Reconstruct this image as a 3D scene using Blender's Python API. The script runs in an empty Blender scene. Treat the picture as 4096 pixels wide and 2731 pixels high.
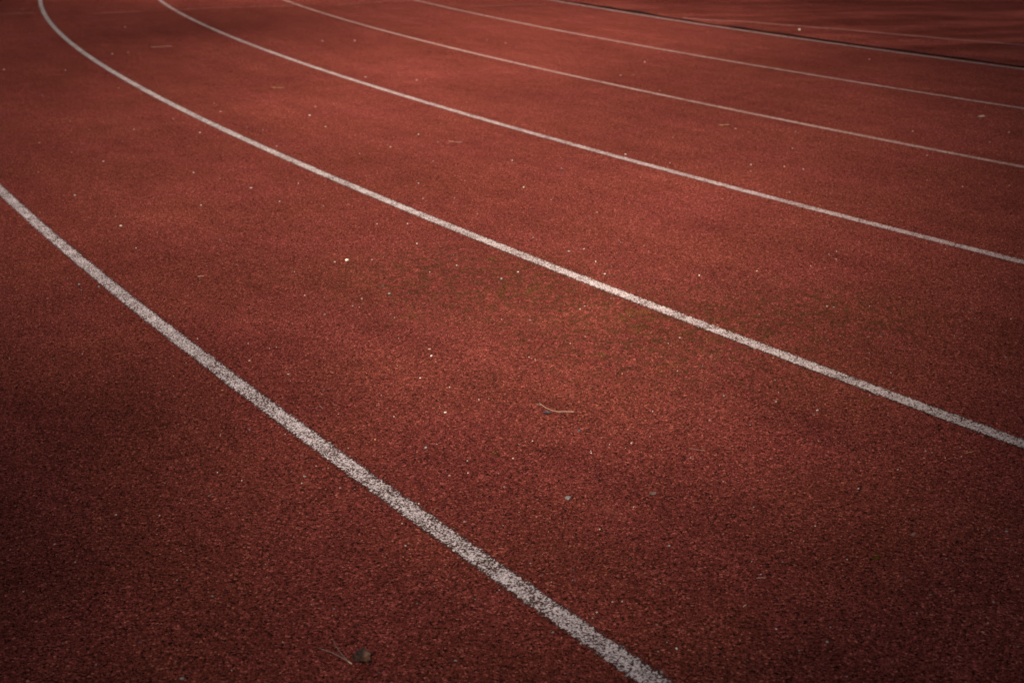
import bpy, bmesh, math, random
import numpy as np
from mathutils import Vector, Matrix, noise

random.seed(7)
S = bpy.context.scene
COL = S.collection

# ------------------------------------------------------------------ camera
PITCH, ROLL, HEIGHT, FPX = 0.340076, -0.016587, 1.162714, 5205.755
cam_d = bpy.data.cameras.new("camera")
cam_d.sensor_width = 36.0
cam_d.lens = FPX / 4096 * 36.0
cam_d.clip_start = 0.05
cam_d.clip_end = 3000
cam_d.dof.use_dof = True
cam_d.dof.focus_distance = 3.0
cam_d.dof.aperture_fstop = 6.3
cam = bpy.data.objects.new("camera", cam_d)
COL.objects.link(cam)
cam.matrix_world = (Matrix.Translation((0, 0, HEIGHT))
                    @ Matrix.Rotation(math.pi / 2 - PITCH, 4, 'X')
                    @ Matrix.Rotation(ROLL, 4, 'Z'))
S.camera = cam

# ------------------------------------------------------------------ light
SUN_EL, SUN_AZ = math.radians(42.44), math.radians(197.6)      # azimuth clockwise from +Y
world = bpy.data.worlds.new("World")
S.world = world
world.use_nodes = True
wn = world.node_tree
bg = wn.nodes["Background"]
sky = wn.nodes.new("ShaderNodeTexSky")
sky.sky_type = 'NISHITA'
sky.sun_disc = False
sky.sun_elevation = SUN_EL
sky.sun_rotation = SUN_AZ
sky.air_density = 0.5
sky.dust_density = 1.0
sky.ozone_density = 0.3
hs = wn.nodes.new("ShaderNodeHueSaturation")       # thin high haze greys the blue
hs.inputs["Saturation"].default_value = 0.45
wn.links.new(sky.outputs[0], hs.inputs["Color"])
wn.links.new(hs.outputs[0], bg.inputs[0])
bg.inputs[1].default_value = 0.05
sun_d = bpy.data.lights.new("sun", 'SUN')
sun_d.energy = 5.0
sun_d.angle = math.radians(7.35)
sun_d.color = (1.0, 0.93, 0.86)
sun = bpy.data.objects.new("sun", sun_d)
COL.objects.link(sun)
sd = Vector((math.sin(SUN_AZ) * math.cos(SUN_EL), math.cos(SUN_AZ) * math.cos(SUN_EL), math.sin(SUN_EL)))
sun.rotation_euler = sd.to_track_quat('Z', 'Y').to_euler()
sun.location = sd * 30
S.view_settings.view_transform = 'Standard'
S.view_settings.look = 'None'
S.view_settings.gamma = 1
S.view_settings.use_curve_mapping = False
S.view_settings.exposure = 1.2

# ------------------------------------------------------------------ geometry of the bend
CX, CY, R1, LANE = 40.28583, 30.22824, 49.18865, 1.22
TRACK_EDGE = R1 - 5 * LANE - 0.055

def at(u, v, z=0.0):
    """pixel of the 4096x2731 photograph -> point on the ground"""
    x, y = (u - 2048) / FPX, -(v - 1365.5) / FPX
    c, s = math.cos(ROLL), math.sin(ROLL)
    x, y = c * x - s * y, s * x + c * y
    dy = math.cos(PITCH) + y * math.sin(PITCH)
    dz = -math.sin(PITCH) + y * math.cos(PITCH)
    t = (HEIGHT - z) / -dz
    return Vector((x * t, dy * t, z))

def rad(p):
    return math.hypot(p.x - CX, p.y - CY)

# ------------------------------------------------------------------ helpers
def mesh_obj(name, verts, faces, m, parent=None, uvs=None, smooth=False):
    me = bpy.data.meshes.new(name)
    me.from_pydata([tuple(v) for v in verts], [], faces)
    if uvs:
        uv = me.uv_layers.new(name="uv")
        for l in me.loops:
            uv.data[l.index].uv = uvs[l.vertex_index]
    me.materials.append(m)
    if smooth:
        for p in me.polygons:
            p.use_smooth = True
    o = bpy.data.objects.new(name, me)
    COL.objects.link(o)
    if parent:
        o.parent = parent
    return o

class NT:
    def __init__(self, name):
        self.m = bpy.data.materials.new(name)
        self.m.use_nodes = True
        self.t = self.m.node_tree
        self.t.nodes.clear()
        self.out = self.n("ShaderNodeOutputMaterial")
        self.pos = self.n("ShaderNodeNewGeometry").outputs["Position"]
    def n(self, typ, **kw):
        nd = self.t.nodes.new(typ)
        for k, v in kw.items():
            setattr(nd, k, v)
        return nd
    def put(self, sock, v):
        if isinstance(v, bpy.types.NodeSocket):
            self.t.links.new(v, sock)
        elif isinstance(v, (tuple, list)) and len(v) == 3 and sock.type == 'RGBA':
            sock.default_value = (*v, 1)
        else:
            sock.default_value = v
    def math(self, op, a, b=0.0, clamp=False):
        nd = self.n("ShaderNodeMath", operation=op, use_clamp=clamp)
        self.put(nd.inputs[0], a); self.put(nd.inputs[1], b)
        return nd.outputs[0]
    def mix(self, f, a, b, mode='MIX'):
        nd = self.n("ShaderNodeMix", data_type='RGBA', blend_type=mode)
        self.put(nd.inputs[0], f); self.put(nd.inputs[6], a); self.put(nd.inputs[7], b)
        return nd.outputs[2]
    def noise(self, scale, detail=2.0, rough=0.5, vec=None, off=None):
        nd = self.n("ShaderNodeTexNoise")
        nd.inputs["Scale"].default_value = scale
        nd.inputs["Detail"].default_value = detail
        nd.inputs["Roughness"].default_value = rough
        v = vec if vec is not None else self.pos
        if off is not None:
            a = self.n("ShaderNodeVectorMath", operation='ADD')
            self.put(a.inputs[0], v); a.inputs[1].default_value = off
            v = a.outputs[0]
        self.put(nd.inputs["Vector"], v)
        return nd.outputs["Fac"]
    def voro(self, scale, vec=None):
        nd = self.n("ShaderNodeTexVoronoi")
        nd.inputs["Scale"].default_value = scale
        self.put(nd.inputs["Vector"], vec if vec is not None else self.pos)
        return nd
    def ramp(self, f, stops, interp='LINEAR'):
        nd = self.n("ShaderNodeValToRGB")
        cr = nd.color_ramp
        cr.interpolation = interp
        while len(cr.elements) < len(stops):
            cr.elements.new(0.5)
        for e, (p, c) in zip(cr.elements, stops):
            e.position = p
            e.color = (*c, 1) if isinstance(c, tuple) else (c, c, c, 1)
        self.put(nd.inputs[0], f)
        return nd.outputs[0]
    def smooth(self, v, a, b, lo=0.0, hi=1.0):
        nd = self.n("ShaderNodeMapRange", interpolation_type='SMOOTHSTEP')
        self.put(nd.inputs[0], v)
        for i, x in enumerate((a, b, lo, hi)):
            nd.inputs[i + 1].default_value = x
        return nd.outputs[0]
    def bump(self, h, dist, strength=1.0):
        nd = self.n("ShaderNodeBump")
        nd.inputs["Distance"].default_value = dist
        nd.inputs["Strength"].default_value = strength
        self.put(nd.inputs["Height"], h)
        return nd.outputs[0]
    def rubber(self, col, gloss_col, rough, fac, normal):
        d = self.n("ShaderNodeBsdfDiffuse"); self.put(d.inputs[0], col)
        d.inputs["Roughness"].default_value = 0.6
        g = self.n("ShaderNodeBsdfGlossy"); self.put(g.inputs[0], gloss_col)
        g.inputs["Roughness"].default_value = rough
        for x in (d, g):
            self.put(x.inputs["Normal"], normal)
        mx = self.n("ShaderNodeMixShader"); self.put(mx.inputs[0], fac)
        self.put(mx.inputs[1], d.outputs[0]); self.put(mx.inputs[2], g.outputs[0])
        return mx.outputs[0]

G_SCALE = 290.0      # rubber granules of about 3.5 mm
GLOSS, GROUGH = 0.22, 0.48

def granules(k):
    """shared granule field: voronoi cells warped a little so that they are angular, uneven crumbs"""
    wn_ = k.n("ShaderNodeTexNoise"); wn_.inputs["Scale"].default_value = 180; wn_.inputs["Detail"].default_value = 1
    k.put(wn_.inputs["Vector"], k.pos)
    a = k.n("ShaderNodeVectorMath", operation='MULTIPLY_ADD')
    k.put(a.inputs[0], wn_.outputs["Color"]); a.inputs[1].default_value = (.004,) * 3
    k.put(a.inputs[2], k.pos)
    v = k.voro(G_SCALE, a.outputs[0])
    sep = k.n("ShaderNodeSeparateColor"); k.put(sep.inputs[0], v.outputs["Color"])
    h = k.math('SUBTRACT', 1.0, v.outputs["Distance"])
    h = k.math('ADD', h, k.math('MULTIPLY', sep.outputs[1], 0.55))
    h = k.math('ADD', h, k.math('MULTIPLY', k.noise(900, 2), 0.5))
    return v, sep, h

def track_material(name, apron=False):
    k = NT(name)
    v, sep, h = granules(k)
    cell = sep.outputs[0]
    col = k.ramp(cell, [(0.0, (.012, .006, .005)), (.10, (.040, .011, .008)), (.30, (.104, .0208, .0146)),
                        (.68, (.146, .0288, .0200)), (.90, (.210, .0455, .0330)), (.975, (.31, .070, .050)),
                        (1.0, (.39, .115, .070))])
    # dark pores between the granules
    pore = k.smooth(k.noise(420, 2, .6, off=(3, 1, 0)), .42, .54, .40, 1.0)
    col = k.mix(1.0, col, pore, 'MULTIPLY')
    clump = k.smooth(k.noise(75, 3, .7, off=(4, 4, 0)), .32, .68, .87, 1.12)
    col = k.mix(1.0, col, clump, 'MULTIPLY')
    # broad uneven wear and dirt
    big = k.smooth(k.noise(.55, 4, .6), .3, .72, .88, 1.10)
    mid = k.smooth(k.noise(5, 4, .65, off=(9, 4, 0)), .25, .75, .90, 1.11)
    col = k.mix(1.0, col, k.math('MULTIPLY', big, mid), 'MULTIPLY')
    # faint wear along the running direction
    sp = k.n("ShaderNodeSeparateXYZ"); k.put(sp.inputs[0], k.pos)
    ax, ay = k.math('SUBTRACT', sp.outputs[0], CX), k.math('SUBTRACT', sp.outputs[1], CY)
    rr = k.math('SQRT', k.math('ADD', k.math('MULTIPLY', ax, ax), k.math('MULTIPLY', ay, ay)))
    cb = k.n("ShaderNodeCombineXYZ")
    k.put(cb.inputs[0], k.math('MULTIPLY', rr, 5.0)); k.put(cb.inputs[1], k.math('MULTIPLY', k.math('ARCTAN2', ax, ay), 30.0))
    run = k.smooth(k.noise(1.0, 5, .65, vec=cb.outputs[0]), .30, .72, .90, 1.12)
    col = k.mix(1.0, col, run, 'MULTIPLY')
    scuff = k.smooth(k.noise(2.6, 6, .7, vec=cb.outputs[0], off=(9, 9, 0)), .64, .74, 0.0, .30)
    col = k.mix(scuff, col, (.235, .060, .042))
    # brownish / pinkish drift of the red
    hue = k.smooth(k.noise(2.2, 3, .6, off=(0, 30, 0)), .35, .65)
    col = k.mix(1.0, col, k.mix(hue, (1.0, 1.04, .98), (1.0, .98, 1.03)), 'MULTIPLY')
    # film of moss and dirt in the pores, strongest where the moss grows
    st = None
    for (u, w, r) in ((2000, 1150, .45), (2700, 1330, .50), (2350, 1250, .40), (3250, 1260, .35), (1750, 1080, .35)):
        p = at(u, w)
        d = k.n("ShaderNodeVectorMath", operation='DISTANCE')
        k.put(d.inputs[0], k.pos); d.inputs[1].default_value = p
        f = k.smooth(d.outputs["Value"], r * .15, r * 1.5, 1.0, 0.0)
        st = f if st is None else k.math('MAXIMUM', st, f)
    film = k.smooth(k.noise(24, 5, .8, off=(5, 5, 0)), .46, .60)
    film = k.math('MULTIPLY', film, k.smooth(k.noise(240, 2, .6, off=(6, 1, 0)), .38, .58, .15, 1.0))
    film = k.math('MULTIPLY', film, k.math('ADD', k.math('MULTIPLY', st, .85), .04))
    col = k.mix(film, col, (.026, .0170, .0055))
    if apron:
        streak = k.n("ShaderNodeMapping"); streak.inputs["Scale"].default_value = (.5, 1.6, 1)
        streak.inputs["Rotation"].default_value = (0, 0, .5)
        k.put(streak.inputs[0], k.pos)
        s = k.smooth(k.noise(1.3, 4, .6, vec=streak.outputs[0]), .34, .68, .74, 1.42)
        col = k.mix(1.0, col, s, 'MULTIPLY')
    gl = k.mix(1.0, col, (3.1, 3.5, 3.5), 'MULTIPLY')
    sh = k.rubber(col, gl, GROUGH, GLOSS, k.bump(h, .0015, .68))
    k.put(k.out.inputs[0], sh)
    return k.m

def paint_material(name, white, cover, edge, under=(.045, .030, .026), rag=.35):
    """worn line paint: it sits on the granule tops and is missing in the pores; uv.x runs across the strip"""
    k = NT(name)
    v, sep, h = granules(k)
    uv = k.n("ShaderNodeUVMap").outputs[0]
    sx = k.n("ShaderNodeSeparateXYZ"); k.put(sx.inputs[0], uv)
    a = k.math('ABSOLUTE', k.math('SUBTRACT', sx.outputs[0], .5))           # 0 centre .. 0.5 rim
    na = k.noise(265, 3, .7, off=(1, 2, 0))
    nb = k.noise(14, 3, .6, off=(7, 2, 0))
    nc = k.noise(3.2, 2, .5, off=(4, 8, 0))
    patch = k.math('ADD', k.math('MULTIPLY', k.math('SUBTRACT', nb, .5), .27), k.math('MULTIPLY', k.math('SUBTRACT', nc, .5), .13))
    thr = k.math('ADD', k.math('ADD', na, patch), k.math('MULTIPLY', k.math('SUBTRACT', sep.outputs[2], .5), .22))
    rim = k.math('ADD', a, k.math('MULTIPLY', k.math('SUBTRACT', k.noise(150, 3, .75, off=(2, 9, 0)), .5), .55))
    fade = k.smooth(rim, edge - .07, edge, 0.0, rag)
    white_m = k.smooth(k.math('SUBTRACT', thr, fade), cover - .04, cover + .04)
    tone = k.ramp(sep.outputs[0], [(0, tuple(.66 * c for c in white)), (.5, white), (1, tuple(min(.85, 1.22 * c) for c in white))])
    col = k.mix(white_m, under, tone)
    glc = k.mix(1.0, col, (1.25, 1.25, 1.25), 'MULTIPLY')
    sh = k.rubber(col, glc, GROUGH + .03, GLOSS * .9, k.bump(h, .0014, .7))
    # beyond the ragged rim only scattered specks of paint remain
    specks = k.math('MULTIPLY', k.math('GREATER_THAN', thr, .66), k.math('LESS_THAN', a, edge + .10))
    alpha = k.math('MAXIMUM', k.math('LESS_THAN', rim, edge - .01), specks)
    tr = k.n("ShaderNodeBsdfTransparent")
    mx = k.n("ShaderNodeMixShader"); k.put(mx.inputs[0], alpha)
    k.put(mx.inputs[1], tr.outputs[0]); k.put(mx.inputs[2], sh)
    k.put(k.out.inputs[0], mx.outputs[0])
    return k.m

def stone_material(name, lo, hi, rough=.5, gloss=.10, sc=3.0):
    k = NT(name)
    tc = k.n("ShaderNodeTexCoord").outputs["Object"]
    oi = k.n("ShaderNodeObjectInfo").outputs["Random"]
    f = k.noise(sc, 4, .65)
    f = k.math('ADD', k.math('MULTIPLY', f, .8), k.math('MULTIPLY', oi, .3))
    col = k.ramp(f, [(.32, lo), (.72, hi)])
    sh = k.rubber(col, (.6, .6, .6), rough, gloss, k.bump(k.noise(900, 3), .0006, .6))
    k.put(k.out.inputs[0], sh)
    return k.m

M_TRACK = track_material("red_rubber")
M_APRON = track_material("red_rubber_apron", True)
M_LINE = paint_material("white_line_paint", (.50, .41, .39), .495, .34, under=(.062, .030, .024))
M_LINE_MID = paint_material("white_line_paint_denser", (.41, .325, .295), .475, .34, under=(.062, .030, .024))
M_LINE_THIRD = paint_material("white_line_paint_third", (.35, .25, .225), .465, .34, under=(.085, .032, .025))
M_LINE_WORN = paint_material("pinkish_worn_line_paint", (.31, .18, .15), .46, .34, under=(.11, .033, .025))
M_EDGE_LINE = paint_material("greyish_edge_paint", (.31, .225, .195), .44, .34)
M_FADED = paint_material("faded_mark_paint", (.33, .12, .09), .50, .34, under=(.14, .03, .022), rag=.2)
M_STONE = {
    'w': stone_material("white_stone", (.34, .28, .23), (.66, .59, .50)),
    'c': stone_material("cream_stone", (.42, .33, .23), (.70, .59, .45)),
    'g': stone_material("grey_stone", (.11, .105, .095), (.29, .275, .25)),
    'p': stone_material("pink_stone", (.30, .14, .11), (.46, .26, .20)),
    'o': stone_material("orange_crumb", (.34, .11, .04), (.50, .20, .08)),
    't': stone_material("tan_chip", (.28, .17, .10), (.46, .31, .20)),
    'm': stone_material("mottled_stone", (.018, .026, .038), (.22, .19, .15), .5, .06, 2.6),
    'd': stone_material("dark_stone", (.020, .023, .028), (.060, .065, .075)),
}

# ------------------------------------------------------------------ setting
def ring(name, r0, r1, m, z, nr=2, a0=0.0, a1=2 * math.pi, na=360, hfun=None, rj=None):
    verts, faces = [], []
    full = abs(a1 - a0 - 2 * math.pi) < 1e-6
    cols = na if full else na + 1
    for i in range(nr):
        for j in range(cols):
            a = a0 + (a1 - a0) * j / na
            r = r0 + (r1 - r0) * i / (nr - 1)
            if rj and i == nr - 1:
                r += rj(a)
            x, y = CX + r * math.cos(a), CY + r * math.sin(a)
            verts.append((x, y, z + (hfun(x, y, r, a) if hfun else 0)))
    for i in range(nr - 1):
        for j in range(na):
            j2 = (j + 1) % cols
            faces.append((i * cols + j, (i + 1) * cols + j, (i + 1) * cols + j2, i * cols + j2))
    return verts, faces

GROUND_Z = -0.05
gk = NT("packed_earth")
gc = gk.ramp(gk.noise(3, 6, .7), [(.3, (.030, .022, .015)), (.7, (.075, .055, .038))])
gc = gk.mix(gk.smooth(gk.noise(.2, 4, .6), .4, .6), gc, (.045, .060, .020))
gk.put(gk.out.inputs[0], gk.rubber(gc, gc, .8, .03, gk.bump(gk.noise(60, 4), .01)))
g = 1500
ground = mesh_obj("ground", [(-g, -g, GROUND_Z), (g, -g, GROUND_Z), (g, g, GROUND_Z), (-g, g, GROUND_Z)], [(0, 1, 2, 3)], gk.m)
ground["kind"] = "structure"

# the track: one flat rubber sheet with a cut, slightly wavy inner rim standing over the earth
def rim_wave(a):
    s = a * R1
    return .012 * noise.noise(Vector((s * 2.1, 3, 0))) + .006 * noise.noise(Vector((s * 7, 8, 0)))

NA = 2400
verts, faces = [], []
radii = [None, None, R1 + .6, R1 + 2.9, R1 + 2.9]
for i, r in enumerate(radii):
    for j in range(NA):
        a = 2 * math.pi * j / NA
        rr = (TRACK_EDGE + rim_wave(a)) if r is None else r
        z = GROUND_Z + .001 if i in (0, 4) else 0.0
        verts.append((CX + rr * math.cos(a), CY + rr * math.sin(a), z))
for i in range(len(radii) - 1):
    for j in range(NA):
        j2 = (j + 1) % NA
        faces.append((i * NA + j, (i + 1) * NA + j, (i + 1) * NA + j2, i * NA + j2))
track = mesh_obj("running_track", verts, faces, M_TRACK)
track["kind"] = "structure"

# the loose, lumpy rubber sheet inside the bend: its lifted edge leaves a dark gap along the innermost line
def apron_h(x, y, r, a):
    s = a * R1
    d = max(0.0, TRACK_EDGE - r)
    lift = max(0.0, .007 + .016 * noise.noise(Vector((s * .55, 1.3, 0))) + .008 * noise.noise(Vector((s * 2.3, 5, 0))))
    e = lift * math.exp(-d * 1.3)
    w = .012 * noise.noise(Vector((x * .9 + y * .5, y * .45, 2))) + .006 * noise.noise(Vector((x * 2.2, y * 1.1, 7)))
    return e + .6 * w * min(1.0, d * 1.5) + .002

def gap(a):
    s = a * R1
    return .010 * noise.noise(Vector((s * 1.4, 21, 0)))

A_MID = math.atan2(12 - CY, 2 - CX)
v1, f1 = ring("", 36.0, TRACK_EDGE - .030, M_APRON, 0, nr=110, a0=A_MID - .34, a1=A_MID + .34, na=900, hfun=apron_h, rj=gap)
cols = 901
# cut edge of the sheet, coloured black to stand in for the gap's shade
ev, ef = [], []
for j in range(cols):
    x, y, z = v1[109 * cols + j]
    a = math.atan2(y - CY, x - CX)
    dx, dy = math.cos(a), math.sin(a)
    ev += [(x, y, z - .0015), (x + .004 * dx, y + .004 * dy, z - .004), (x + .004 * dx, y + .004 * dy, GROUND_Z + .002)]
    if j:
        b = 3 * j
        ef += [(b - 3, b - 2, b + 1, b), (b - 2, b - 1, b + 2, b + 1)]
b = len(v1)                                    # the rest of the ring and the disc, coarse
v2, f2 = ring("", 36.0, TRACK_EDGE - .030, M_APRON, .004, nr=3, a0=A_MID + .34, a1=A_MID - .34 + 2 * math.pi, na=300)
v1 += v2; f1 += [tuple(i + b for i in f) for f in f2]
b = len(v1)
v3, f3 = ring("", 0.01, 36.0, M_APRON, .004, nr=12, na=180)
v1 += v3; f1 += [tuple(i + b for i in f) for f in f3]
apron = mesh_obj("inner_apron", v1, f1, M_APRON, smooth=True)
apron["kind"] = "structure"
bl = NT("gap_shade_black")
blc = bl.ramp(bl.noise(60, 4, .7), [(.3, (.006, .005, .005)), (.75, (.022, .015, .013))])
bl.put(bl.out.inputs[0], bl.rubber(blc, blc, .7, .03, bl.bump(bl.noise(200, 3), .003)))
se = mesh_obj("sheet_edge", ev, ef, bl.m, apron)
se["label"] = "cut edge of the lumpy inner sheet, blackened as gap shade"

# ------------------------------------------------------------------ painted lines
W = .0455
def arc_line(name, r, m, label, a0, a1, n=900, wav=None, w=W, z=.002):
    hw = w * .5 / .34 * .5                     # strip is wider than the paint; the rest of it is clear
    vs, fs, uvs = [], [], []
    for j in range(n + 1):
        a = a0 + (a1 - a0) * j / n
        q = wav(a) if wav else 0
        for i, t in enumerate((-1, 1)):
            rr = r + q + t * hw
            vs.append((CX + rr * math.cos(a), CY + rr * math.sin(a), z))
            uvs.append((i, a * R1 / w * .5))
        if j:
            b = 2 * j
            fs.append((b - 2, b - 1, b + 1, b))
    o = mesh_obj(name, vs, fs, m, track, uvs)
    o["label"] = label
    return o

# ------------------------------------------------------------------ added unseen trees behind the viewer; their shade stands in for lens vignette
bk = NT("added_tree_bark")
bc = bk.ramp(bk.noise(14, 5, .7), [(.3, (.055, .040, .030)), (.7, (.15, .12, .09))])
bk.put(bk.out.inputs[0], bk.rubber(bc, bc, .7, .04, bk.bump(bk.noise(30, 4), .02)))
lk = NT("added_tree_leaves")
lc = lk.ramp(lk.n("ShaderNodeObjectInfo").outputs["Random"], [(0, (.045, .075, .018)), (1, (.075, .10, .028))])
lc = lk.mix(lk.smooth(lk.noise(1.4, 3), .35, .65), lc, (.035, .055, .016))
lk.put(lk.out.inputs[0], lk.rubber(lc, (.3, .3, .3), .45, .05, lk.bump(lk.noise(60), .002)))

def limb(vs, fs, pts, r0, r1, n=8):
    b_ = len(vs)
    for i, q in enumerate(pts):
        d = (pts[min(i + 1, len(pts) - 1)] - pts[max(i - 1, 0)]).normalized()
        s_ = d.cross(Vector((.3, 1, .1))).normalized(); u_ = s_.cross(d)
        r = r0 + (r1 - r0) * i / (len(pts) - 1)
        for k_ in range(n):
            a = 2 * math.pi * k_ / n
            vs.append(q + (s_ * math.cos(a) + u_ * math.sin(a)) * r)
    for i in range(len(pts) - 1):
        for k_ in range(n):
            fs.append((b_ + i * n + k_, b_ + i * n + (k_ + 1) % n, b_ + (i + 1) * n + (k_ + 1) % n, b_ + (i + 1) * n + k_))

def added_shade_tree(x, y, zc, rh, rv, label, seed, lean=(0, 0, 0)):
    rnd = random.Random(seed)
    o = bpy.data.objects.new("added_shade_tree", None); COL.objects.link(o)
    o.location = (x, y, GROUND_Z)
    vs, fs = [], []
    topz = zc + rv * .7
    lean = Vector(lean)
    tp = [Vector((.12 * math.sin(i * 1.3 + seed), .12 * math.cos(i * 1.7 + seed), topz * i / 8 - .1)) + lean * (1 - i / 8) ** 1.5 for i in range(9)]
    tr = .09 + zc * .006
    limb(vs, fs, tp, tr * .8, .03, 10)
    nodes = []
    for i in range(16):
        a = i * 2.4 + rnd.uniform(-.3, .3)
        h = zc - rv * .85 + rv * 1.5 * i / 16
        f = math.sqrt(max(.05, 1 - ((h + .25 * rh - zc) / rv) ** 2))
        st = tp[0].lerp(Vector((0, 0, topz)), h / topz)
        st.z = h
        en = st + Vector((math.cos(a) * rh * f * .85, math.sin(a) * rh * f * .85, .3 * rh))
        md = st.lerp(en, .5) + Vector((0, 0, .06 * rh))
        limb(vs, fs, [st, md, en], tr * .22, .012, 6)
        nodes += [md, en]
    mesh_obj("trunk", vs, fs, bk.m, o, smooth=True)
    vs, fs = [], []
    n = int(4.19 * rh * rh * rv * 1.5 / .0218)
    for _ in range(n // 4):                    # sprays of four leaves
        while True:
            q = Vector((rnd.uniform(-1, 1), rnd.uniform(-1, 1), rnd.uniform(-1, 1)))
            if q.length < 1 + .10 * noise.noise(q * 2.6 + Vector((seed, 0, 0))) + .08 * noise.noise(q * 7 + Vector((0, seed, 0))): break
        cc = Vector((q.x * rh, q.y * rh, zc + q.z * rv))
        for _ in range(4):
            c = cc + Vector((rnd.gauss(0, .16), rnd.gauss(0, .16), rnd.gauss(0, .12)))
            u_ = Vector((rnd.gauss(0, 1), rnd.gauss(0, 1), rnd.gauss(0, .7))).normalized()
            v_ = u_.cross(Vector((rnd.gauss(0, 1), rnd.gauss(0, 1), rnd.gauss(0, 1)))).normalized()
            s_ = rnd.uniform(.11, .19)
            b_ = len(vs)
            vs += [c - u_ * s_, c + v_ * s_ * .55, c + u_ * s_, c - v_ * s_ * .55]
            fs.append((b_, b_ + 1, b_ + 2, b_ + 3))
    mesh_obj("crown", vs, fs, lk.m, o)
    o["label"] = label; o["category"] = "added_shade_tree"; o["group"] = "added shade trees outside the bend"

ADDED_SHADE_TREES = [(-2.03, -4.26, 20.18, 5.0, 1.79, "broadest umbrella-crowned tree nearest behind the viewpoint"),
         (0.84, -6.56, 8.94, 3.06, 4.89, "full egg-shaped tree straight behind the viewpoint"),
         (-2.59, -12.41, 20.22, 2.83, 1.79, "tall umbrella-crowned tree in the back row"),
         (-9.39, -9.37, 20.16, 1.78, 1.78, "tall tree with a small round tuft of a crown"),
         (-10.14, -11.57, 14.31, 3.56, 4.41, "large round tree behind the viewpoint at the far left"),
         (0.26, -5.37, 5.92, 2.42, 1.93, "smallest, low round tree straight behind the viewpoint"),
         (-14.12, -6.89, 19.82, 3.84, 2.17, "tall umbrella-crowned tree farthest to the left"),
         (-5.62, -5.59, 5.86, 3.65, 1.87, "low spreading tree behind the viewpoint to the left"),
         (-5.63, -7.25, 5.81, 4.73, 1.82, "widest low spreading tree, second from the viewpoint at left")]
for i, t in enumerate(ADDED_SHADE_TREES):
    added_shade_tree(*t, seed=i + 11, lean=((-3.6, -2.2, 0) if i == 0 else (0, 0, 0)))

A0, A1 = A_MID - .75, A_MID + .75
names = ["widest white lane line, nearest the viewer and heavily speckled",
         "second white lane line from the viewer, curling up the left side",
         "third white lane line from the viewer, thinner and speckled",
         "fourth lane line from the viewer, thin and pinkish white",
         "fifth lane line from the viewer, thin and pinkish white",
         "innermost greyish white line, slightly wavy along the dark gap"]
for i, lb in enumerate(names):
    m = (M_LINE, M_LINE_MID, M_LINE_THIRD, M_LINE_WORN, M_LINE_WORN, None)[i]
    if i == 5:
        wv = lambda a: .6 * rim_wave(a)
        arc_line("lane_line", R1 - 5 * LANE + .012, M_EDGE_LINE, lb, A0, A1, n=2400, wav=wv, w=.036)
    else:
        arc_line("lane_line", R1 - i * LANE, m, lb, A0, A1, w=(W, W, .045, .042, .042)[i])

def strip(name, pts, w, m, parent, label=None, z=.003, zf=None):
    P = [at(u, v) for u, v in pts]
    fine = []
    for a, b_ in zip(P, P[1:]):
        n = max(2, int((b_ - a).length / .05))
        fine += [a.lerp(b_, t / n) for t in range(n)]
    fine.append(P[-1])
    vs, fs, uvs = [], [], []
    hw = w * .5 / .34 * .5
    s = 0
    for i, p in enumerate(fine):
        d = (fine[min(i + 1, len(fine) - 1)] - fine[max(i - 1, 0)]).normalized()
        nrm = Vector((-d.y, d.x, 0))
        for t in (-1, 1):
            q = p + nrm * hw * t
            zz = (zf(q.x, q.y) if zf else 0) + z
            vs.append((q.x, q.y, zz)); uvs.append(((t + 1) / 2, s))
        if i:
            b_ = 2 * i
            fs.append((b_ - 2, b_ - 1, b_ + 1, b_))
    o = mesh_obj(name, vs, fs, m, parent, uvs)
    if label:
        o["label"] = label
    return o

strip("crossing_mark", [(-60, 66), (0, 62), (70, 58), (138, 54)], .030, M_LINE_WORN, track, "short pale mark running off the left edge", z=.005)
strip("crossing_mark", [(372, 56), (420, 54), (450, 53), (560, 49)], .055, M_FADED, track, "short faded orange-red dash in the far left lane", z=.005)
strip("crossing_mark", [(690, 43), (830, 35), (1000, 30), (1140, 26), (1180, 25)], .045, M_FADED, track, "long faded reddish mark between second and third inner lines", z=.005)
strip("crossing_mark", [(1350, 19), (1430, 16), (1500, 12), (1640, 4)], .05, M_FADED, track, "faded reddish mark at the top edge", z=.005)
strip("crossing_mark", [(1880, 28), (2000, 25), (2100, 20), (2190, 16)], .04, M_FADED, track, "faint reddish mark beside the innermost line", z=.005)
def azf(x, y):
    r = math.hypot(x - CX, y - CY)
    return apron_h(x, y, r, math.atan2(y - CY, x - CX) % (2 * math.pi))
strip("seam_line", [(2730, 76), (2840, 84), (2996, 94), (3277, 117), (3558, 140), (3838, 164), (4096, 187), (4300, 207)],
      .030, paint_material("faded_seam_paint", (.46, .20, .16), .44, .34, under=(.12, .04, .03)), apron, "thin faded pink line crossing the lumpy inner sheet", z=.004, zf=azf)

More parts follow.
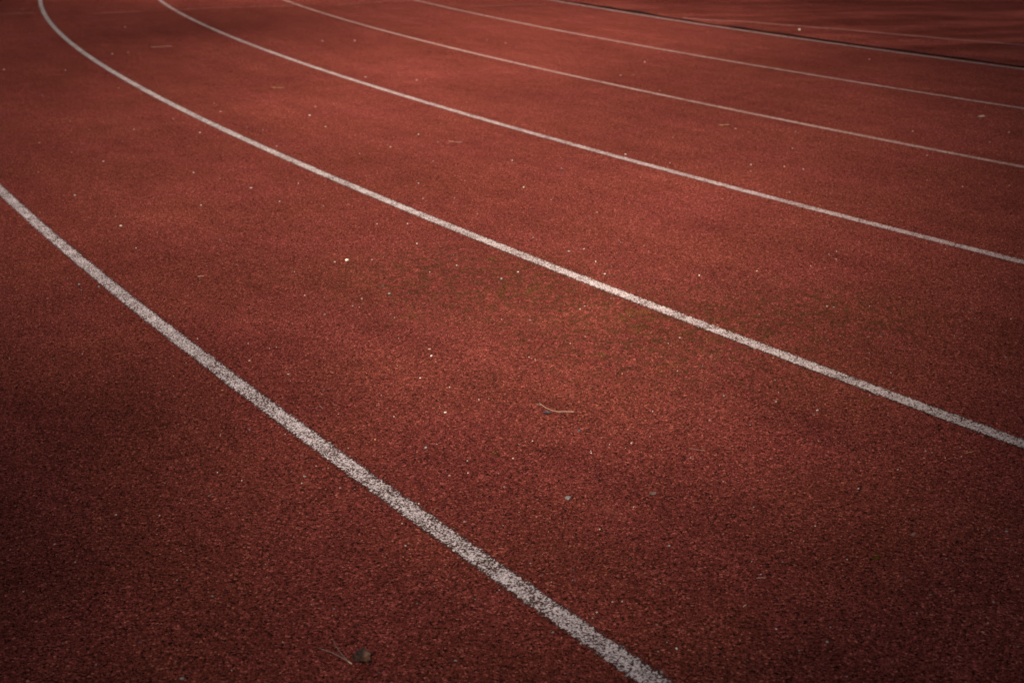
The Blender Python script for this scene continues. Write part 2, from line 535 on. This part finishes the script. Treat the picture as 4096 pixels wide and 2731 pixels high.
# ------------------------------------------------------------------ loose things
def stone_mesh(seed, flat):
    rnd = random.Random(seed)
    bm = bmesh.new()
    bmesh.ops.create_icosphere(bm, subdivisions=2, radius=1)
    planes = []
    for _ in range(9):
        d = Vector((rnd.gauss(0, 1), rnd.gauss(0, 1), rnd.gauss(0, 1))).normalized()
        planes.append((d, rnd.uniform(.55, .88)))
    sx, sy = 1, rnd.uniform(.6, .95)
    for v in bm.verts:
        for d, h in planes:
            q = v.co.dot(d)
            if q > h:
                v.co -= d * (q - h)
        v.co.x *= sx; v.co.y *= sy; v.co.z *= flat
    m = max(abs(v.co.x) for v in bm.verts)
    zmin = min(v.co.z for v in bm.verts)
    for v in bm.verts:
        v.co /= m
        v.co.z -= zmin / m * .85
        v.co *= .5
    me = bpy.data.meshes.new("stone")
    bm.to_mesh(me); bm.free()
    return me
SHAPES = [stone_mesh(i, f) for i, f in enumerate((.62, .5, .7, .45, .58, .66, .5, .75, .55, .6))]
FLATS = [stone_mesh(40 + i, .22) for i in range(4)]
VAR = {}
def shaped(i, c, flat=False):
    key = (i, c, flat)
    if key not in VAR:
        me = (FLATS[i % 4] if flat else SHAPES[i % 10]).copy()
        me.name = "pebble"
        me.materials.append(M_STONE[c])
        VAR[key] = me
    return VAR[key]

LINEW = ["nearest", "second", "third", "fourth", "fifth", "innermost"]
SIDE = ["at the far left", "at the left", "left of centre", "right of centre", "at the right", "at the far right"]
def lane_of(p):
    k = (R1 - rad(p)) / LANE
    if k < 0: return "in the foreground below the nearest line"
    if k < 5:
        i = int(k)
        return "between the %s and %s lines" % (LINEW[i], LINEW[i + 1])
    return "on the sheet beyond the innermost line"
def where(p, u):
    k = (R1 - rad(p)) / LANE
    side = SIDE[max(0, min(5, int(u / 4096 * 6)))]
    if k < 0:
        q = "just" if k > -.12 else ("well" if k < -.45 else "a little")
        return q + " below the nearest line, " + side
    if k < 5:
        i, f = int(k), k % 1
        if f < .22: return "close above the %s line, %s" % (LINEW[i], side)
        if f > .78: return "close below the %s line, %s" % (LINEW[i + 1], side)
        return "midway between the %s and %s lines, %s" % (LINEW[i], LINEW[i + 1], side)
    return "beyond the innermost line, " + side
ADJ = {'w': 'white', 'c': 'cream', 'g': 'grey', 'p': 'pale pink', 'o': 'orange', 't': 'tan', 'd': 'dark', 'm': 'mottled'}
DATA = """
483 906 14 c!cream pebble inside the left end of the nearest line, brightest at the left
300 784 10 g
804 822 8 w
1004 753 14 w f!thin flat white chip left of the second line, high in the widest lane
544 993 7 w
317 1139 9 g
396 1149 10 g!grey pebble touching the lower edge of the nearest line at the left
325 1161 7 g
271 1114 6 g
335 1180 4 w
83 1050 4 w
880 962 10 d!dark angular chip in the left half of the widest lane
800 1128 7 g
769 1134 4 w
827 1064 4 w
993 1375 5 w
790 1356 6 c
629 930 5 p
947 1058 4 c
439 967 4 c
462 865 4 w
159 851 4 c
80 904 4 c
926 1277 4 w
1078 1394 4 w
192 1193 3 w
330 1416 5 p
700 1266 8 d
414 647 9 w
261 282 6 w
16 281 9 t
536 520 6 p
358 520 5 p
281 486 5 p
157 572 6 w
287 611 5 p
800 532 6 w
882 448 8 p
693 477 6 t
856 414 5 p
153 689 5 w
775 692 6 w
880 715 5 p
490 567 5 p
91 37 6 o
501 110 6 t
513 212 5 p
449 218 8 t
475 353 6 p
1051 521 6 p
47 651 12 d f!dark chip at the left edge above the nearest line
169 384 8 d
988 510 8 d
1239 463 9 w!bright white pebble above the middle of the second line
1303 508 7 w
1674 538 9 w f
1562 589 6 w
1461 310 8 p
1438 616 5 w
1733 352 9 d f
1154 244 9 d
1750 570 5 p
1733 645 5 w
1204 600 4 w
1107 586 5 w
1290 166 6 p
1419 165 7 p
2023 174 12 p f!pale flat speck in the lane above the fourth line, top centre
1948 161 6 p
1868 411 5 p
1262 428 6 p
1667 322 6 p
2048 644 10 g!small grey stone just under the third line at top centre
2502 619 9 w!bright white pebble touching the upper side of the third line
3004 660 7 w
2438 427 10 d f
2579 250 8 p
2482 303 7 p
2534 302 7 p
2246 674 5 w
2247 692 8 d f
2942 516 7 p
2692 552 5 p
2680 654 6 p
2638 363 5 p
3197 127 9 c!cream pebble lying between the innermost line and the faded pink line
4035 532 9 t!tan fragment near the right edge below the fourth line
3958 570 6 p
3170 595 7 p
3182 528 6 p
3708 623 7 p
3138 669 9 o
3213 678 6 w
3003 686 5 p
3478 239 8 p
3651 527 6 p
1388 1045 18 c!largest white pebble, rounded, left of centre in the widest lane
1339 1049 8 w
1558 1177 15 g!light grey pebble just below and right of the largest white pebble
1531 1145 10 d!black chip just above the light grey pebble left of centre
1178 1089 6 w
1668 976 8 w
1826 1063 9 w!white pebble under the second line, near its middle
1719 1089 6 w
2072 1088 10 w f!thin white flake right below the second line near the centre
2006 1117 10 g
1692 795 9 w f
1118 807 7 w
1294 823 5 w
1393 818 8 p f
1630 896 7 w
1910 857 6 p
1447 1196 6 w
1219 1182 6 w
1437 1229 5 w
1411 1225 6 g
1634 1174 4 c
1578 1271 5 w
1169 1295 5 w
1099 1320 5 w
1299 1258 12 g f!flat grey chip in the widest lane below the largest white pebble
1726 1426 13 w!white angular pebble at the centre of the widest lane
1718 1396 14 p f!thin pale flake just above the white angular pebble
1595 1353 4 w
1106 1389 6 w
1077 1394 4 w
1879 1272 6 g
1343 1334 4 w
1807 1330 4 w
2006 1277 4 w
1193 734 5 w
1508 897 6 w
1818 792 4 w
1488 1039 5 w
1535 1029 4 w
1815 1020 4 w
1789 1057 4 w
1674 734 6 w
1859 724 5 p
2276 1007 11 g!light grey pebble above the second line at the picture's centre
2419 1097 10 w!white pebble above the second line, right of the light grey one
2336 997 6 w
2359 876 9 d!dark chip between the second and third lines, right of centre
2132 951 5 w
2388 850 5 c
2383 1048 6 w
2095 751 7 w
2203 800 5 c
2719 1352 9 w!white triangular chip right of centre below the second line
2339 1225 7 w
2320 1237 6 w
2444 1195 7 g
2341 1347 5 w
2116 1429 6 w
2476 962 4 w
2482 970 4 w
2797 1103 7 w
3027 1086 12 t!brownish grey pebble between the second and third lines, right of centre
3037 1258 7 p
2120 1280 10 g f
2842 1427 8 g
2674 1375 6 g
2281 1374 5 w
2603 1332 4 w
2467 1013 4 w
2594 1005 4 w
2307 993 3 w
2269 1054 4 w
2576 983 4 w
3344 1038 6 w
3346 1007 6 w
3316 1019 6 w
3291 1037 4 w
3620 1055 5 g
3310 1183 5 w
3308 1226 6 w
3335 1229 12 g f!flat grey stone beside a white crumb, between second and third lines at right
3478 1225 5 w
3212 1242 6 g
3828 1126 5 p
3747 1118 5 o
3361 1345 5 o
3479 821 14 d f!long dark chip above the third line's right half
3884 1238 12 d!black chip near the right edge between second and third lines
3524 1336 10 d
4043 1277 5 w
3900 1273 5 g
3576 1379 6 g
3846 1302 4 w
3817 1344 4 w
3038 764 6 p
3159 771 6 p
3850 748 7 t
4037 744 7 p
3709 722 6 p
3782 998 5 p
4023 1429 14 g f!flat grey flake near the right edge above the second line
3477 1412 6 g
3243 1064 4 o
1781 1650 14 w f!white oval shell-like chip left of the long curved twig
1915 1599 8 w
1704 1793 15 g!half grey, half white stone between the orange crumb and the twig
1747 1777 9 p!pinkish pebble just right of the half grey stone
1870 1843 9 w
2052 1834 9 w
1799 1550 6 w
1576 1667 6 w
1140 1737 9 p!pinkish pebble touching the lower side of the nearest line, left
1313 1872 8 c
1218 1907 16 g!grey green stone in the foreground left of the nearest line
1207 1933 9 c!cream crumb directly below the grey green stone
1360 1951 11 t f!tan flake below the nearest line, right of the grey green stone
1120 2019 9 o
1675 2015 9 c!cream seed-like pebble just above the nearest line, low centre
1798 1902 13 t f!flat tan flake above the nearest line, low centre
1501 1760 9 o!bright orange crumb above the middle of the nearest line
1265 1865 8 o
1353 1656 5 w
1288 1577 4 w
1354 1578 7 g
1526 1582 5 w
1393 1793 5 w
1153 1497 12 w f!broken white flake above the nearest line at left centre
1161 1524 4 w
1589 1463 5 w
1681 1513 7 w
1691 1544 4 w
1743 1447 5 w
1956 1595 5 w
1996 1648 5 w
1758 1625 4 w
2017 1948 8 g
1993 1892 7 g
1418 1956 6 g
2076 2048 6 w
1872 1892 5 c
1589 1874 4 w
1297 1561 10 d!dark chip above the nearest line's left half, the upper one of two
1270 1653 10 d!dark chip above the nearest line's left half, the lower one of two
1211 1825 10 d
1131 1590 5 w
1337 1620 4 w
1881 1832 5 p
1515 1612 4 w
2076 1778 5 w
2318 1725 13 d!dark bluish angular pebble right of and below the curved twig
2272 1996 30 m!largest stone, mottled blue grey and cream, low centre of the widest lane
2525 1773 10 w!white blocky pebble right of the dark bluish pebble
2502 1792 5 w
2438 1778 6 w
2365 1813 9 w!white pebble just below the dark bluish pebble
2363 1803 4 w
2130 1764 7 c
2763 1831 9 g
2710 1484 6 w
2895 1584 8 g
2611 1646 5 w
2359 1557 4 w
2141 1439 6 w
2838 1681 11 g f
3000 1700 7 p
3070 1840 7 o
3015 2029 8 g
2893 1926 9 p
2879 1860 4 w
2455 1925 4 w
2534 2028 5 w
2600 1746 5 w
2827 1557 4 w
2810 1464 4 w
2648 1799 4 w
2489 1496 8 o
2145 1724 5 p
3269 1642 12 w!white pebble below the second line at right, larger than those around it
3479 1580 7 w
3104 1607 10 w f!white flake below the second line, left of the larger white pebble
3114 1570 6 p
3256 1660 7 g
3840 1791 9 g
3846 1826 7 w
3728 1810 9 g f
3703 1805 8 g
3591 1879 10 g!grey pebble in the widest lane at lower right
3433 1955 9 c
3656 2039 10 g
3572 1556 8 g
3550 1661 4 p
3715 1718 4 w
3538 1796 4 w
3278 1538 4 w
3101 1522 7 g
4024 1562 10 g f
3092 1433 10 o!orange crumb touching the lower side of the second line
3442 1837 4 w
3274 1764 6 p
3563 1492 6 g
3781 1832 5 c
3793 1930 5 p
889 1561 14 o f!orange rectangular chip below the nearest line at left
998 1443 12 t f!tan flat chip above the nearest line at left
744 1452 6 p
694 1505 7 p
617 1547 5 o
345 1556 5 g
998 1719 9 g
870 1890 6 w
967 1923 7 c
659 1932 9 g
642 1983 5 w
464 2059 11 w!bright white pebble in the dark lower left foreground
638 2062 8 w
407 1623 4 g
257 1679 5 g
635 1674 6 o
313 1808 7 t
321 1862 5 o
25 1990 6 g
215 1435 6 g
38 1434 6 w
219 2176 11 w f!bluish white flake in the dark lower left foreground
301 2248 10 p!dull pinkish pebble in the dark lower left foreground
42 2199 9 o
708 2320 10 t
724 2203 5 w
640 2216 6 w
850 2385 10 g
1062 2257 7 g
1075 2238 7 o
1066 2308 4 w
628 2137 9 o
559 2570 12 d!dark stone in the lower left foreground
385 2658 9 g
702 2645 8 p
729 2715 22 g!large blurred grey stone at the bottom edge, left of the leaf
927 2681 9 t
112 2726 14 o!orange fragment at the bottom left corner
94 2367 10 t
1857 2087 11 g!greyish wedge-shaped stone just above the nearest line, low centre
1622 2182 10 w f!thin white flake below the nearest line, low centre
1246 2417 6 w
1336 2435 10 g
1330 2462 6 o
1901 2397 9 g!grey pebble below the nearest line near the bottom
1822 2642 13 g!grey pebble at the bottom, right of the dark leaf
1642 2214 7 o
1669 2414 7 g
1997 2360 9 g
1112 2453 7 g
1132 2567 7 w
1737 2344 6 g
1608 2094 8 t
2012 2101 4 w
1438 2499 7 d
2122 2253 10 g!light grey pebble just right of the nearest line, below the largest stone
2450 2407 9 w!bluish white pebble right of the nearest line near the bottom
2489 2406 8 p
2387 2449 8 w
2370 2472 11 g!grey pebble just above the nearest line near the bottom
2291 2321 9 g
2169 2299 7 g
2205 2327 6 c
2707 2595 12 w!bluish white pebble at the bottom, left of an orange one
2753 2599 9 o!orange crumb beside the bluish white pebble at the bottom
2633 2605 9 g
2627 2498 9 g
2677 2184 9 g
2399 2118 9 t
2194 2126 6 o
2614 2248 6 o
2894 2135 6 t
3043 2297 9 g
3007 2246 6 w
2211 2530 14 g!grey green pebble below the nearest line at the bottom
2668 2568 8 g
2641 2333 7 g
2646 2690 13 g!grey pebble at the bottom edge right of the nearest line
2191 2357 7 o
3260 2104 9 w
3130 2248 9 g
3388 2237 9 c
4025 2125 16 g f!pale curved seed near the lower right edge
3956 2122 10 g
3943 2196 10 g f
4043 2200 8 g
3785 2234 7 c
3850 2245 5 g
3974 2409 12 g!grey pebble in the lower right corner area
3952 2491 10 t
3309 2568 16 g!large grey pebble in the lower right foreground
3105 2516 10 w!white flake in the lower right foreground
3196 2602 8 g
3322 2507 7 g
3387 2706 11 g
3113 2394 8 g
3167 2170 4 w
3668 2453 7 g
4071 2584 10 g f
3621 2310 12 d!bluish dark chip in the lower right foreground
3848 2634 10 d
3932 2528 16 o f!dull orange flake in the lower right corner area
3214 2166 6 t
"""
MARKS = [  # landmarks for the labels
         (2230, 1640, "curved straw stalk"), (2272, 1996, "largest mottled stone"), (1388, 1045, "largest cream pebble"), (2318, 1725, "dark bluish pebble"),
         (1781, 1650, "shell-like white chip"), (483, 906, "brightest left-hand pebble"), (1218, 1907, "grey green stone"), (1448, 2635, "dark curled leaf"),
         (3269, 1642, "large white right-hand pebble"), (464, 2059, "bright lower-left pebble"), (3309, 2568, "large grey lower-right pebble"),
         (2276, 1007, "grey central pebble"), (1726, 1426, "white angular central pebble"), (889, 1561, "orange rectangular chip"),
         (3878, 1808, "yellow needle at the right"), (2502, 619, "third line's bright pebble"), (1239, 463, "bright second-lane pebble"),
         (3925, 469, "pale leaf at the right edge"), (646, 186, "tan twig at upper left"), (3335, 1229, "flat grey right-hand stone"), (2010, 1620, "broken stalk end") ][:-1]
def near_mark(u, v):
    best = min(MARKS, key=lambda m: math.hypot(m[0] - u, m[1] - v))
    dx, dy = u - best[0], v - best[1]
    d = math.hypot(dx, dy)
    if d < 12 or d > 620: return None
    far = "just" if d < 110 else ("slightly" if d < 260 else ("well" if d < 420 else "far"))
    h = "left of" if dx < 0 else "right of"
    w = "above" if dy < 0 else "below"
    if abs(dx) > 2.2 * abs(dy): r = h
    elif abs(dy) > 1.2 * abs(dx): r = w
    else: r = w + " and " + h
    return "%s %s the %s" % (far, r, best[2])

def place_pebble(u, v, w, c, flat, label, i):
    p = at(u, v)
    size = w * math.hypot(p.y, HEIGHT) / FPX
    size = max(size * .86, .0024)
    o = bpy.data.objects.new("pebble", shaped(i * 7 % 10, c, flat))
    COL.objects.link(o)
    rnd = random.Random(i * 31 + 5)
    o.scale = (size, size * rnd.uniform(.85, 1.1), size * rnd.uniform(.8, 1.15))
    o.rotation_euler = (rnd.uniform(-.08, .08), rnd.uniform(-.08, .08), rnd.uniform(-.45, .45))
    z = 0.0
    if rad(p) < TRACK_EDGE - .03:
        z = azf(p.x, p.y)
    o.location = (p.x, p.y, z)
    big = "small" if w >= 9 else ("tiny" if w >= 7 else "minute")
    kind = "stone_flake" if flat else ("crumb" if c == 'o' else "pebble")
    noun = kind.split("_")[-1]
    o.name = kind
    o["label"] = label or "%s %s %s %s" % (big, ADJ[c], noun, near_mark(u, v) or where(p, u))
    o["category"] = noun
    o["group"] = "loose %ss " % noun + lane_of(p)
    return o

TINY = {}
for i, row in enumerate(DATA.strip().splitlines()):
    head, _, label = row.partition("!")
    q = head.split()
    if float(q[2]) <= 4:                       # specks of a pixel or less go into one grit object per colour
        TINY.setdefault(q[3], []).append((at(float(q[0]), float(q[1])), float(q[2])))
        continue
    place_pebble(float(q[0]), float(q[1]), float(q[2]), q[3], len(q) > 4, label.strip(), i)

by_label = {}
for o in COL.objects:
    if o.get("group", "").startswith("loose"):
        by_label.setdefault(o["label"], []).append(o)
for lb, os_ in by_label.items():
    if 2 <= len(os_) <= 3:
        os_.sort(key=lambda o: -o.location.y)
        for o, wd in zip(os_, ("upper", "lower") if len(os_) == 2 else ("uppermost", "middle", "lowest")):
            o["label"] = lb + ", " + wd + " one"

# curved dry stalks and needles: tubes that taper
def tube(name, pts, r0, r1, m, lift=.0, parent=None, ends=.4):
    P = [Vector(p) for p in pts]
    # Catmull-Rom
    Q = []
    for i in range(len(P) - 1):
        a, b_, c, d = P[max(i - 1, 0)], P[i], P[i + 1], P[min(i + 2, len(P) - 1)]
        for t in range(6):
            t /= 6
            Q.append(.5 * ((2 * b_) + (c - a) * t + (2 * a - 5 * b_ + 4 * c - d) * t * t + (3 * b_ - a - 3 * c + d) * t ** 3))
    Q.append(P[-1])
    vs, fs = [], []
    n = 6
    for i, q in enumerate(Q):
        d = (Q[min(i + 1, len(Q) - 1)] - Q[max(i - 1, 0)]).normalized()
        s = d.cross(Vector((0, 0, 1))).normalized(); u = s.cross(d)
        r = r0 + (r1 - r0) * i / (len(Q) - 1)
        if i in (0, len(Q) - 1): r *= ends
        for k in range(n):
            a = 2 * math.pi * k / n
            vs.append(q + (s * math.cos(a) + u * math.sin(a)) * r)
    for i in range(len(Q) - 1):
        for k in range(n):
            fs.append((i * n + k, i * n + (k + 1) % n, (i + 1) * n + (k + 1) % n, (i + 1) * n + k))
    fs.append(tuple(reversed(range(n)))); fs.append(tuple(range(len(vs) - n, len(vs))))
    return mesh_obj(name, vs, fs, m, parent, smooth=True)

M_STRAW = stone_material("dry_straw", (.28, .16, .09), (.50, .32, .21), .45, .12, 120)
M_PALE = stone_material("pale_needle", (.14, .09, .07), (.26, .18, .14), .45, .06, 120)
M_YEL = stone_material("yellow_needle", (.30, .20, .05), (.46, .33, .10), .45, .12, 120)

def bez(o, label, cat, group=None):
    o["label"] = label; o["category"] = cat
    if group: o["group"] = group
    return o

tw = bez(bpy.data.objects.new("dry_stalk", None), "curved pale straw stalk with a small broken end, lying right of centre", "twig")
COL.objects.link(tw)
tw.location = at(2175, 1627)
def rel(o, pts): return [p - o.location for p in pts]
tube("stem", rel(tw, [at(2157, 1611, .004), at(2166, 1618, .004), at(2183, 1630, .003), at(2209, 1641, .002), at(2234, 1646, .0018), at(2262, 1645.5, .0018), at(2296, 1646.5, .0014)]), .0006, .0009, M_STRAW, parent=tw, ends=.9)
tube("broken_end", rel(tw, [at(2142, 1614, .001), at(2152, 1617, .0012), at(2162, 1620, .001), at(2165, 1619, .003)]), .0005, .0008, M_PALE, parent=tw)

def needle(pts, r, m, label, g="dry needles on the track"):
    o = tube("pine_needle", [at(u, v, r * .9) for u, v in pts], r, r * .7, m)
    return bez(o, label, "needle", g)
needle([(791, 1105), (803, 1104), (817, 1104.5)], .0007, M_STRAW, "short pale needle in the left part of the widest lane")
needle([(604, 188), (628, 189), (655, 186), (688, 185)], .0011, M_STRAW, "tan twig between the second and third lines at top left")
needle([(1088, 350), (1112, 351.5), (1138, 351)], .0007, M_YEL, "thin orange yellow needle below the third line")
needle([(1795, 565), (1812, 567), (1835, 569), (1850, 568)], .0006, M_STRAW, "pale curved needle between second and third lines at top centre")
needle([(2876, 499), (2895, 500), (2920, 498)], .0009, M_YEL, "yellow needle above the third line at right")
needle([(1277, 1620), (1284, 1627), (1292, 1634)], .0006, M_PALE, "tiny greyish slanting needle above the nearest line")
needle([(2755, 1792), (2785, 1797), (2822, 1802)], .00028, M_STRAW, "hair-thin reddish needle right of the white blocky pebble")
needle([(3862, 1812), (3878, 1808), (3894, 1804)], .0006, M_YEL, "straight yellow needle near the right edge below the second line")
needle([(3025, 2312), (3044, 2309), (3063, 2310)], .0005, M_STRAW, "thin straw needle in the lower right foreground")
needle([(2972, 2426), (2978, 2421), (2986, 2417)], .0009, M_STRAW, "short thick straw bit in the lower right foreground")
needle([(832, 1984), (839, 1980), (846, 1975)], .0008, M_PALE, "short grey needle slanting in the lower left foreground")
needle([(880, 1746), (881, 1740), (883, 1734)], .0007, M_STRAW, "short upright needle in the left foreground")
needle([(3716, 2379), (3721, 2377), (3728, 2375)], .0006, M_STRAW, "tiny pale needle at lower right, the lower of two")
needle([(3802, 2364), (3810, 2361), (3818, 2359)], .0006, M_STRAW, "tiny pale needle at lower right, the upper of two")
pn = bez(bpy.data.objects.new("needle_pair", None), "forked pair of brown needles joined at the base beside the dark leaf", "needle")
COL.objects.link(pn)
pn.location = at(1402, 2650)
tube("needle", rel(pn, [at(1276, 2591, .001), at(1320, 2606, .0025), at(1370, 2630, .002), at(1402, 2650, .001)]), .0004, .0007, M_PALE, parent=pn)
tube("needle", rel(pn, [at(1334, 2559, .001), at(1345, 2585, .003), at(1372, 2620, .0025), at(1400, 2650, .001)]), .0004, .0007, M_PALE, parent=pn)
tube("sheath", rel(pn, [at(1393, 2643, .0012), at(1403, 2651, .0012), at(1407, 2654, .001)]), .0011, .0013, M_STRAW, parent=pn)

# flat, curled leaves and flakes with thickness
def leaf(name, outline, m, curl, thick, label, cat="leaf", seed=0):
    P = [at(u, v) for u, v in outline]
    c = sum(P, Vector()) / len(P)
    vs, fs = [], []
    rings = (1.0, .72, .4)
    n = len(P)
    rnd = random.Random(seed)
    for s, zo in ((1, 0), (-1, -thick)):
        for rr in rings:
            for p in P:
                q = (p - c) * rr
                z = .0015 + curl * rr * rr * (1 + .5 * math.sin(q.x * 240 + seed)) + zo
                vs.append((q.x, q.y, z))
        vs.append((0, 0, .0015 + zo))
    h = n * 3 + 1
    for k in range(n):
        k2 = (k + 1) % n
        for b_, flip in ((0, False), (h, True)):
            for r_ in (0, 1):
                f = (b_ + r_ * n + k, b_ + r_ * n + k2, b_ + (r_ + 1) * n + k2, b_ + (r_ + 1) * n + k)
                fs.append(f[::-1] if flip else f)
            f = (b_ + 2 * n + k, b_ + 2 * n + k2, b_ + 3 * n)
            fs.append(f[::-1] if flip else f)
        fs.append((k2, k, h + k, h + k2))
    zmin = min(v[2] for v in vs)
    vs = [(x, y, z - zmin + .0002) for x, y, z in vs]
    o = mesh_obj(name, vs, fs, m, smooth=False)
    o.location = c
    return bez(o, label, cat)
def leaf_material(name, a, b_, sc, gloss=.12):
    k = NT(name)
    f = k.noise(sc, 4, .6)
    col = k.ramp(f, [(.48, a), (.66, b_)])
    k.put(k.out.inputs[0], k.rubber(col, (.25, .25, .25), .5, gloss, k.bump(k.noise(400, 3), .001)))
    return k.m
leaf("fallen_leaf", [(1408, 2636), (1424, 2622), (1427, 2608), (1438, 2611), (1448, 2603), (1462, 2611), (1466, 2620), (1484, 2624), (1481, 2637), (1484, 2646), (1474, 2652), (1476, 2666), (1456, 2661), (1434, 2656), (1418, 2650)],
     leaf_material("brown_leaf", (.018, .013, .010), (.20, .075, .028), 32), .006, .0006,
     "dark brown curled leaf with an orange edge at the bottom beside the forked needles", seed=1)
leaf("fallen_leaf", [(2171, 1651), (2182, 1649.5), (2192, 1649), (2200, 1650), (2205, 1652), (2198, 1656), (2190, 1656.5), (2180, 1655)],
     leaf_material("grey_leaf", (.035, .032, .033), (.085, .082, .082), 90), .002, .0005,
     "small dark grey leaf sliver just under the curved straw stalk", seed=2)
leaf("fallen_leaf", [(2595, 1976), (2604, 1971), (2616, 1970), (2626, 1972), (2622, 1979), (2612, 1984), (2601, 1983)],
     leaf_material("tan_leaf", (.10, .055, .042), (.20, .12, .095), 90), .002, .0005,
     "dull tan leaf flake right of the largest stone", seed=3)
leaf("fallen_leaf", [(3641, 2145), (3646, 2138), (3656, 2133), (3664, 2133), (3660, 2140), (3650, 2146)],
     leaf_material("pink_leaf", (.16, .09, .07), (.28, .18, .14), 90), .002, .0005,
     "dull pinkish leaf flake in the lower right foreground", seed=4)
leaf("fallen_leaf", [(3909, 470), (3918, 466), (3930, 465), (3941, 467), (3938, 472), (3922, 474)],
     leaf_material("pale_leaf", (.24, .13, .085), (.36, .22, .14), 60), .004, .001,
     "pale tan leaf lying between the third and fourth lines at the right edge", seed=5)

# ------------------------------------------------------------------ moss and grit nobody could count
def crumbs(name, spots, m, seed):
    """spots: (point, radius, count, size, height)"""
    rnd = random.Random(seed)
    V, F = [], []
    for p, r, n, s, hh in spots:
        for _ in range(n):
            q = Vector((rnd.gauss(0, r), rnd.gauss(0, r * 1.2), 0)) + p
            k = s * rnd.uniform(.5, 1.3)
            a = rnd.uniform(0, 6.28)
            b_ = len(V)
            top = Vector((rnd.uniform(-.3, .3) * k, rnd.uniform(-.3, .3) * k, k * hh))
            for i in range(4):
                aa = a + i * 1.571
                V.append((q.x + math.cos(aa) * k * rnd.uniform(.35, .6), q.y + math.sin(aa) * k * rnd.uniform(.35, .6), -.0003))
            V.append((q.x + top.x, q.y + top.y, top.z))
            for i in range(4):
                F.append((b_ + i, b_ + (i + 1) % 4, b_ + 4))
    return mesh_obj(name, V, F, m)

mk = NT("moss")
mc = mk.ramp(mk.noise(150, 3), [(.35, (.030, .026, .004)), (.65, (.105, .060, .012))])
mk.put(mk.out.inputs[0], mk.rubber(mc, mc, .8, .05, mk.bump(mk.noise(1500, 2), .001)))
rnd = random.Random(3)
spots = []
for u, v, n, r in ((1967, 1034, 34, .010), (1875, 1070, 12, .006), (2126, 1163, 40, .011), (2165, 1150, 24, .014), (2050, 1090, 10, .01), (2530, 1243, 34, .012),
                   (2572, 1252, 44, .012), (2500, 1258, 20, .012), (2488, 1277, 22, .007), (2608, 1277, 20, .006), (2550, 1320, 30, .009), (2735, 1332, 24, .011),
                   (2845, 1355, 30, .014), (2412, 1416, 24, .008), (2690, 1462, 20, .010), (2645, 1470, 16, .01), (1648, 1260, 24, .008), (1640, 1228, 20, .010),
                   (1612, 1268, 14, .006), (829, 1300, 26, .006), (1981, 1813, 20, .006), (3508, 2226, 26, .005), (3620, 1252, 22, .010), (3385, 1243, 18, .010),
                   (3090, 1118, 16, .014), (3057, 1354, 22, .010), (3458, 1601, 14, .005), (2165, 897, 16, .012), (2100, 1180, 26, .02), (2020, 1160, 26, .02),
                   (1390, 795, 6, .008), (2050, 533, 8, .02), (1708, 1452, 5, .006), (2235, 1398, 8, .02), (2800, 1400, 24, .02), (2900, 1420, 16, .02), (2330, 1290, 22, .03)):
    spots.append((at(u, v), r, n, .0040, .45))
for _ in range(900):
    u = rnd.gauss(2350, 560); v = rnd.gauss(1210, 135) + (u - 2350) * .12
    spots.append((at(u, v), .012, rnd.randint(1, 4), .0034, .35))
mo = crumbs("moss", spots, mk.m, 5)
mo["label"] = "sparse olive moss specks growing in the pores around the second line"; mo["category"] = "moss"; mo["kind"] = "stuff"

def field(n, umin, umax, vmin, vmax, rnd):
    out = []
    lo, hi = at(2048, vmax).y, at(2048, vmin).y
    for _ in range(n):
        t = rnd.random() ** 1.25
        y = lo + (hi - lo) * t
        x = rnd.uniform(-.43, .43) * y
        p = Vector((x, y, 0))
        if rad(p) > TRACK_EDGE: out.append(p)
    return out
for nm, lb, c, n, s in (("pale_grit", "fine pale grit scattered over the whole red track", 'p', 900, .0018),
                        ("orange_grit", "fine orange rubber crumbs scattered over the red track", 'o', 2200, .0023),
                        ("dark_grit", "fine black crumbs scattered over the red track", 'd', 900, .0030)):
    pts = field(n, 0, 4096, 0, 2731, rnd)
    ps = [(p, .001, 1, s, .5) for p in pts]
    if c == 'p':
        extra = [(p, .0002, 1, max(.0026, .9 * w * math.hypot(p.y, HEIGHT) / FPX), .6) for cc in TINY for p, w in TINY[cc]]
        e = crumbs("white_grit", extra, M_STONE['w'], 77)
        e["label"] = "bright white grit specks sprinkled over the lanes"; e["category"] = "grit"; e["kind"] = "stuff"
    o = crumbs(nm, ps, M_STONE[c], n)
    o["label"] = lb; o["category"] = "grit"; o["kind"] = "stuff"
